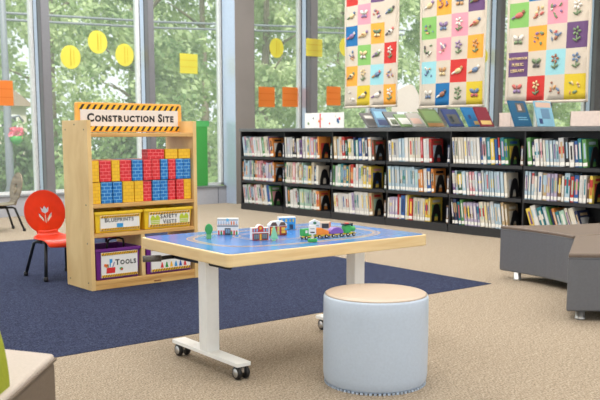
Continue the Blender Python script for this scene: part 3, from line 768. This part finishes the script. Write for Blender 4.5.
b = MB(); b.tube([Matrix.Rotation(math.radians(40), 4, 'Z') @ Vector((p[0], -.04, p[1])) for p in rrect(-.175, .005, .175, .215, .05)], .004, M_lime, 6); b.build('piping', t)

# ------------------------------------------------------------------ lounge seat at left foreground
t = thing('lounge_seat', 'taupe lounge seat with lime green back in left foreground', 'sofa', (.7, 2.5, 0))
q = [(1.105, 2.474), (.838, 2.168), (.35, 1.62), (-.15, 2.05), (.55, 2.95), (.93, 2.79)]
P = [(x-.7, y-2.5) for x, y in q]
b = MB(); b.prism(P, .05, .388, M_taupe_shade); b.build('body', t, .012, seg=3)
b = MB(); b.prism(P, .388, .415, M_taupt); b.build('seat_top', t, .012, seg=3)
b = MB(); b.tube([(x, y, .396) for x, y in P+[P[0]]], .006, M_taupe_shade, 8, caps=False); b.build('piping', t)
for (x, y) in ((.3, 0), (-.1, -.5), (-.6, -.35), (-.05, .3)):
    b = MB(); b.lathe([(.03,0),(.03,.012),(.027,.014),(.027,.06)], M_alu, 16, (x, y, 0)); b.build('leg', t)
ang = math.atan2(-.65, .76)
bl = []
for i in range(13):
    a = PI/2*i/12; bl.append((-.16+.16*math.sin(PI/2-a), .40+.34*math.sin(a)))
bl = [(-.62,.36),(-.004,.36)] + bl + [(-.62,.74)]
Mx = Matrix.Translation((.828-.7, 2.185-2.5, 0)) @ Matrix.Rotation(ang, 4, 'Z')
b = MB(); b.prism(bl, -.05, .07, M_lime, 'y', Mx); b.build('backrest', t, .02, seg=3)

# ------------------------------------------------------------------ bookcase
XB = 7.4; BAY = .965; Y0 = 9.965; NB = 6; DEP = .6
bc = thing('bookcase', 'long low charcoal steel library bookcase with three shelves of picture books', 'bookcase', (XB, Y0, 0))
L = BAY*NB
b = MB(); b.box((-.02, -L-.01, 1.125), (DEP+.02, .01, 1.163), M_steelt); b.box((-.024, -L-.01, 1.118), (-.018, .01, 1.156), M_steelt); b.build('top_panel', bc, .003)
for y in (0, -L):
    b = MB(); b.box((0, y-.014, 0), (DEP, y+.006, 1.125), M_steel); b.build('end_panel', bc, .002)
for i in range(1, NB):
    b = MB(); b.box((.02, -BAY*i-.008, .06), (DEP-.02, -BAY*i+.008, 1.125), M_steel); b.build('upright', bc)
b = MB(); b.box((.29, -L, .06), (.31, 0, 1.125), M_steel); b.build('back_panel', bc)
SZ = [.09, .425, .765]
for i in range(NB):
    b = MB(); b.box((0, -BAY*(i+1)+.003, 0), (DEP, -BAY*i-.003, .062), M_steel); b.build('kick_base', bc)
    for z in SZ:
        b = MB(); b.box((.0, -BAY*(i+1)+.009, z-.022), (.288, -BAY*i-.009, z), M_steel); b.box((-.004, -BAY*(i+1)+.009, z-.034), (.002, -BAY*i-.009, z+.002), M_steel)
        b.build('shelf_board', bc)
# books
PAL = [('white',240,238,234,19),('cream',236,228,210,13),('pale blue',186,212,228,12),('light grey',212,214,216,9),('pink',232,160,170,5),('yellow',244,214,90,6),('orange',238,150,70,4),('red',204,58,56,5),('teal',40,132,146,5),('blue',48,98,168,5),('navy',38,50,92,4),('green',98,158,90,5),('dark green',44,88,64,2),('brown',126,92,66,3),('purple',120,84,140,3),('black',38,38,42,2),('tan',206,178,136,5),('mint',180,216,196,3),('lilac',196,184,214,3)]
PM = {p[0]: mat('book cover '+p[0], srgb(*[v*.9 for v in p[1:4]]), .45, var=.04) for p in PAL}
PW = [p[4] for p in PAL]; PN = [p[0] for p in PAL]
M_page = mat('page edges', srgb(240,236,224), .8, var=.05, scale=200)
M_lab = mat('spine label', srgb(240,238,232), .5, var=.02)
def pick(): return R.choices(PN, PW)[0]
BN = ['first','second','third','fourth','fifth','sixth']; RN = ['bottom','middle','top']
GB = 'picture books on the long bookcase'
def book(t, h, d, c, c2, c3):
    """one picture book: spine towards -X, width along -Y; coloured boards, page block, white call label"""
    b = MB(); cv = PM[c]
    bd = min(.004, t*.2)
    b.box((0, -bd, 0), (d, 0, h), cv); b.box((0, -t, 0), (d, -t+bd, h), cv); b.box((.004, -t+bd, .004), (d-.004, -bd, h-.005), M_page)
    lz = .012; lh = .034
    segs = [(0, lz, cv), (lz, lz+lh, M_lab), (lz+lh, h, cv)]
    if R.random() < .45:
        a = R.uniform(.3, .6)*h; e = a + R.uniform(.1, .45)*h; e = min(e, h)
        segs = [(0, lz, cv), (lz, lz+lh, M_lab), (lz+lh, a, cv), (a, e, PM[c2])] + ([(e, h, cv)] if e < h-.002 else [])
    for z0, z1, m in segs: b.face([(0, 0, z0), (0, -t, z0), (0, -t, z1), (0, 0, z1)][::-1], m)
    # title strip on spine and a picture on the front (-Y) cover
    if t > .028:
        b.box((-.0006, -t*.7, h*.3), (0, -t*.34, h*.86), PM[c3])
    b.box((d*.14, -t-.0006, h*.2), (d*.86, -t, h*.72), PM[c2]); b.box((d*.2, -t-.0006, h*.8), (d*.8, -t, h*.9), PM[c3])
    return b.build('book')
def bookend(y, z):
    out = [(.035,0),(.2,0),(.195,.07),(.165,.17),(.15,.195),(.118,.205),(.086,.195),(.07,.17),(.04,.07)]
    hole = [(.085,.012),(.15,.012),(.142,.07),(.13,.09),(.106,.09),(.094,.07)]
    me = shape_mesh([out, hole], .004)
    t = thing('bookend', None, 'bookend', (XB, y, z), 0, 'black bookends in the long bookcase')
    b = MB(); b.mesh(me, M_black, FRONT); b.build('upright_plate', t)
    b = MB(); b.box((.05,-.075,0), (.23,0,.002), M_black); b.build('base_plate', t)
    return t
nbk = 0
for bay in range(NB):
    for row in range(3):
        yl = Y0 - BAY*bay - .016; yr = Y0 - BAY*(bay+1) + .016
        z = SZ[row]+.0025
        lean = 0
        if R.random() < .6: lean = math.radians(R.choice([3, 4, 6, 8, 10]))
        if (bay, row) == (0, 2): lean = math.radians(9)
        if (bay, row) == (5, 0): lean = math.radians(20)
        hb = .27
        y = yl - (.285*math.sin(lean) if lean else .002)
        stop = yr + R.uniform(.13, .2) if not (bay, row) in ((4,2),(4,0),(4,1)) else yr + .09
        if (bay, row) in ((5,1),): stop = yr + .08
        run = R.random() < .3; c = R.choice(['white', 'cream', 'white', 'pale blue', 'light grey']); i = 0; hr = R.uniform(.26, .29)
        while y > stop and i < 27:
            if R.random() < .3: run = (not run) and c in ('white','cream','pale blue','light grey','mint','pink','lilac')
            if not run: c = pick(); hr = R.uniform(.24, .296)
            last = y - .13 < stop
            if last: c = R.choice(['orange','red','yellow','brown','teal','green','tan','orange','cream','navy']); hr = R.uniform(.25,.28)
            t_ = R.choice([.026, .032, .038, .042, .046, .054, .062]) if not run else R.choice([.034, .04, .044])
            h_ = hr + R.uniform(-.004, .004)
            h_ = min(h_, .292)
            if lean: h_ = min(h_, .284)
            o = book(t_, h_, R.uniform(.19, .215), c, pick(), pick())
            o.location = (XB+.012+R.uniform(0,.012), y, z); o.rotation_euler = (-lean, 0, 0)
            tag(o, '%s picture book, %s spine from left on %s shelf of %s bookcase bay' % (c, ORD[i], RN[row], BN[bay]), 'book', GB)
            y -= t_/math.cos(lean) + .0012; i += 1; nbk += 1
            if last: break
        # last book shows its front cover, with bookend
        yb = y - .003
        k = bookend(yb - .004, z - .0005); k['label'] = 'black steel bookend closing the row on %s shelf of %s bookcase bay' % (RN[row], BN[bay])
        # leftover books lying past the bookend
        if yb - yr > .16 and R.random() < .7:
            c = R.choice(['black', 'navy', 'brown', 'dark green']); o = book(.035, .2, .2, c, 'navy', 'light grey'); o.location = (XB+.05, yr+.055, z)
            tag(o, '%s book standing alone right of the bookend, %s shelf, %s bookcase bay' % (c, RN[row], BN[bay]), 'book', GB); nbk += 1
print('books', nbk)
# books displayed on top: covers face along the case and lean back
ZB = 1.1635
def topbook(y, w, h, tilt, c, pic, label, x=7.43, th=.014):
    t = thing('display_book', label, 'book', (x, y, ZB+th*math.sin(math.radians(tilt))), 0, 'picture books displayed on top of the bookcase')
    w *= 1.12; h *= 1.12; Mx = Matrix.Rotation(math.radians(-tilt), 4, 'X')
    b = MB(); b.box((0, 0, 0), (w, .002, h), c, Mx); b.box((0, th-.002, 0), (w, th, h), c, Mx); b.box((0, 0, 0), (.002, th, h), c, Mx); b.build('cover', t)
    b = MB(); b.box((.003, .002, .003), (w-.003, th-.002, h-.003), M_page, Mx); b.build('page_block', t)
    b = MB()
    for (x0, z0, x1, z1, m) in pic: b.box((x0*w, -.0008, z0*h), (x1*w, 0, z1*h), m, Mx)
    b.build('cover_picture', t)
tb_ = {k: C(*v) for k, v in dict(grey=(150,152,150), dk=(90,96,100), sky=(110,150,184), wht=(226,226,222), grn=(120,150,100), olive=(104,124,84), brn=(150,112,70), navy=(52,74,128), teal=(20,98,140), blu=(28,120,180), mar=(130,40,60), lb=(140,196,224), pk=(222,190,176), gold=(220,190,120)).items()}
topbook(7.40, .2, .215, 44, C(120,122,124), [(.1,.1,.9,.5,tb_['dk']), (.2,.6,.8,.8,tb_['wht'])], 'grey picture book leaning back on bookcase top, leftmost of leaning row')
topbook(7.22, .24, .24, 34, tb_['sky'], [(.1,.1,.9,.4,tb_['navy']), (.1,.5,.6,.85,tb_['lb'])], 'sky blue picture book leaning back on bookcase top, second of leaning row')
topbook(7.02, .22, .21, 40, tb_['dk'], [(.08,.08,.92,.6,tb_['wht']), (.2,.15,.6,.5,tb_['olive'])], 'dark grey picture book with white panel leaning back on bookcase top')
topbook(6.84, .2, .19, 46, tb_['grn'], [(.1,.2,.9,.7,tb_['wht'])], 'small pale green picture book leaning back on bookcase top')
topbook(6.655, .2, .2, 44, C(186,184,178), [(.1,.2,.8,.6,tb_['pk'])], 'white picture book leaning back on bookcase top, beside the olive one')
topbook(6.44, .27, .235, 40, tb_['olive'], [(.05,.0,.95,.2,tb_['brn']), (.1,.3,.9,.9,tb_['grn'])], 'olive green picture book with brown strip leaning back on bookcase top')
topbook(6.13, .23, .215, 36, tb_['navy'], [(.15,.15,.85,.7,tb_['dk']), (.25,.25,.5,.6,tb_['sky'])], 'navy picture book with dark photo leaning back on bookcase top')
topbook(5.86, .25, .22, 32, tb_['blu'], [(.4,.1,.75,.28,tb_['gold']), (.2,.4,.35,.6,tb_['navy'])], 'bright blue picture book with gold patch leaning back on bookcase top')
topbook(5.70, .2, .215, 30, tb_['mar'], [(.1,.1,.9,.3,tb_['gold'])], 'maroon picture book leaning back on bookcase top')
topbook(5.27, .27, .255, 22, tb_['teal'], [(.35,.55,.85,.92,tb_['dk']), (.45,.62,.65,.85,tb_['pk']), (.3,.25,.85,.28,tb_['lb']), (.3,.33,.8,.36,tb_['lb'])], 'deep blue picture book with photo panel, standing below right quilt')
topbook(4.99, .26, .235, 16, tb_['lb'], [(.3,.3,.8,.7,tb_['sky']), (.1,.1,.3,.3,tb_['navy']), (.05,.75,.95,.95,tb_['pk'])], 'pale blue picture book with blossom cover, right of deep blue one')
# accordion book
t = thing('accordion_book', 'white accordion picture book standing unfolded on left part of bookcase top', 'book', (7.55, 8.72, ZB))
b = MB(); n = 4
for i in range(n):
    x0, x1 = (0, .04) if i % 2 == 0 else (.04, 0)
    ya, yb = -.19*i, -.19*(i+1)
    for dx in (0, .004):
        b.face([(x0+dx, ya, 0), (x1+dx, yb, 0), (x1+dx, yb, .20), (x0+dx, ya, .20)], M_paper)
b.build('pages', t)
b = MB()
for i, (u, z, s_, m) in enumerate([(.06,.06,.03,tb_['grn']), (.14,.13,.02,tb_['dk']), (.25,.09,.025,M_co), (.33,.12,.02,tb_['gold']), (.47,.06,.02,M_red), (.62,.1,.045,tb_['navy']), (.66,.12,.03,M_red), (.63,.075,.03,tb_['teal']), (.56,.15,.015,tb_['pk'])]):
    k = int(u/.19); f_ = u/.19-k; x = .04*f_ if k % 2 == 0 else .04*(1-f_)
    b.box((x-.004, -u-s_/2, z-s_/2), (x-.001, -u+s_/2, z+s_/2), m)
b.box((.017, -.30, .01), (.02, -.275, .19), M_red)
b.build('illustration', t)
# pale display trough
for (y0, y1, lb) in ((4.76, 4.2, 'pale pink low display box on right end of the bookcase top'), (5.62, 5.38, 'small pale pink display box on bookcase top behind deep blue book')):
    t = thing('display_box', lb, 'box', (7.62, y1, ZB)); w = y0-y1; m = mat('pale pink board', srgb(222,204,194), .7)
    b = MB(); b.box((0,0,0), (.006,w,.15), m); b.box((.2,0,0), (.206,w,.15), m); b.box((0,0,0), (.206,w,.005), m); b.box((0,0,0), (.206,.005,.15), m); b.box((0,w-.005,0), (.206,w,.15), m); b.build('tray', t)
    b = MB(); b.box((-.002, w*.35, .0), (0, w*.36, .15), tb_['brn']); b.build('seam', t)

# ------------------------------------------------------------------ quilts
QC = dict(c=(206,194,178), r=(200,54,50), b=(28,108,166), o=(238,164,64), g=(130,182,100), p=(228,150,166), v=(104,76,118), l=(150,204,212), y=(214,188,54))
QM = {k: mat('quilt '+k, srgb(*v), .9, var=.05, scale=160, bump=.25) for k, v in QC.items()}
THR = [mat('thread %d' % i, srgb(*v), .8) for i, v in enumerate([(160,110,90), (96,92,92), (110,130,160), (196,150,104), (120,140,106), (196,108,100), (222,198,150), (228,222,212), (146,122,160)])]
def quilt(yl, zb, cw, rh, rows, label, text=None):
    t = thing('quilt', label, 'quilt', (7.95, yl, zb))
    nr = len(rows); b = MB(); brd = .03
    S = 4
    wave = lambda y, z: .012*math.sin(y*9+yl) * (1.2-z/(nr*rh)) + .006*math.sin(y*23+z*5)
    def P(y, z, dx=0): return (wave(y, z)+dx, -y, z)
    for r_ in range(nr):
        for c_ in range(4):
            m = QM[rows[r_][c_]]
            for i in range(S):
                for j in range(S):
                    y0 = cw*(c_+i/S); y1 = cw*(c_+(i+1)/S); z0 = rh*(r_+j/S); z1 = rh*(r_+(j+1)/S)
                    b.face([P(y0,z0), P(y1,z0), P(y1,z1), P(y0,z1)], m)
    H = nr*rh; Wq = 4*cw
    for k in range(24):
        z0 = H*k/24; z1 = H*(k+1)/24
        b.face([P(-brd,z0), P(0,z0), P(0,z1), P(-brd,z1)], QM['c']); b.face([P(Wq,z0), P(Wq+brd,z0), P(Wq+brd,z1), P(Wq,z1)], QM['c'])
    for k in range(16):
        y0 = -brd+(Wq+2*brd)*k/16; y1 = -brd+(Wq+2*brd)*(k+1)/16
        b.face([P(y0,-brd), P(y1,-brd), P(y1,0), P(y0,0)], QM['c'])
    for r_ in range(nr):
        for c_ in range(4):
            if text and (r_, c_) == text[0]: continue
            cy, cz = cw*(c_+.5), rh*(r_+.5); k = R.randrange(4); th = R.sample(THR, 3)
            def blob(y, z, a, e, m, rot=0):
                pts = []
                for i in range(12):
                    u = a*math.cos(2*PI*i/12); v = e*math.sin(2*PI*i/12)
                    pts.append(P(y+u*math.cos(rot)-v*math.sin(rot), z+u*math.sin(rot)+v*math.cos(rot), -.012))
                b.face(pts, m)
            if k == 0:      # flower sprig
                for i in range(5): blob(cy+.032*math.cos(i*1.257), cz+.035+.032*math.sin(i*1.257), .02, .013, th[0], i*1.257)
                blob(cy, cz-.03, .006, .045, THR[4]); blob(cy+.025, cz-.04, .026, .01, THR[4], .6); blob(cy-.025, cz-.05, .026, .01, THR[4], -.6)
            elif k == 1:    # little bird
                blob(cy, cz, .05, .03, th[0], .3); blob(cy+.05, cz+.035, .02, .02, th[1]); blob(cy-.06, cz-.02, .035, .012, th[2], .5); blob(cy-.01, cz+.005, .028, .014, th[2], -.3)
            elif k == 2:    # butterfly
                for s_ in (-1, 1): blob(cy+s_*.032, cz+.025, .035, .022, th[0], s_*.7); blob(cy+s_*.026, cz-.025, .024, .018, th[1], -s_*.6)
                blob(cy, cz, .006, .045, THR[1])
            else:           # leaves and berries
                for i in range(7): blob(cy+R.uniform(-.06,.06), cz+R.uniform(-.06,.06), R.uniform(.012,.03), R.uniform(.008,.016), R.choice(th), R.uniform(0,3))
    if text:
        (r_, c_), lines = text
        for i, ln in enumerate(lines):
            sz = .047; Mx = Matrix(((0,0,-1,-.006 + wave(cw*(c_+.5), rh*(r_+.5))),(-1,0,0,-cw*(c_+.5)),(0,1,0,rh*(r_+.74-.25*i)),(0,0,0,1)))
            b.text(ln, sz if len(ln) < 8 else .036, Mx, THR[6], .0005)
    o = b.build('cloth', t, smooth=True); md = o.modifiers.new('thick', 'SOLIDIFY'); md.thickness = .004; md.offset = -1
    b = MB(); b.tube([(0.004, .06, H+.01), (.004, -Wq-.06, H+.01)], .014, M_wmet, 10)
    for y in (-.05, -Wq+.05): b.tube([(.004, y, H+.01), (.004, y, 4.59-zb)], .003, M_wmet, 6)
    b.build('hanging_rod', t)
quilt(8.355, 1.455, .231, .258, ['cyco','oclc','cgcr','bcoc','cpcc','rcvc','cgcb'], 'patchwork quilt with embroidered squares, leftmost of three above the bookcase')
quilt(7.03, 1.425, .231, .262, ['cbcy','lcrc','cpco','gcpc','cocv','yclc','cbcr'], 'patchwork quilt with red and pale blue squares, middle of three hanging')
quilt(5.755, 1.445, .236, .262, ['crcy','vclc','cocv','gcpc','cbcl','pcgc','cycr'], 'patchwork quilt with library name square, rightmost of three above the bookcase', ((1, 0), ['NORTHBROOK', 'PUBLIC', 'LIBRARY']))

# ------------------------------------------------------------------ light
w = bpy.data.worlds.new('sky'); scene.world = w; w.use_nodes = True
nt = w.node_tree; bg = nt.nodes['Background']
bg.inputs['Color'].default_value = (.9, .96, 1.0, 1); bg.inputs['Strength'].default_value = 1.2
sun = bpy.data.lights.new('sun', 'SUN'); sun.energy = 5.0; sun.angle = math.radians(12); sun.color = (1, .96, .88)
so = bpy.data.objects.new('sun', sun); COL.objects.link(so); so.rotation_euler = (math.radians(38), 0, math.radians(-25))
def area(x, y, sx, sy, e, c):
    l = bpy.data.lights.new('ceiling_or_fill_light', 'AREA'); l.shape = 'RECTANGLE'; l.size = sx; l.size_y = sy; l.energy = e; l.color = c
    o = bpy.data.objects.new('ceiling_or_fill_light', l); COL.objects.link(o); o.location = (x, y, 4.56)
WARM = (1, .95, .89)
area(2.2, 2.2, 3, 3, 135, WARM); area(6.0, 5.6, 3, 3, 120, WARM); area(1.8, 7, 3, 3, 150, WARM); area(5.6, 9.4, 3.5, 1.6, 170, (.96, .98, 1)); area(7.0, 2.0, 3, 3, 100, WARM); area(12, 8, 3.5, 2.5, 170, WARM)  # cool one added to mimic window daylight; last one added to brighten right side
scene.view_settings.view_transform = 'Standard'; scene.view_settings.exposure = .14
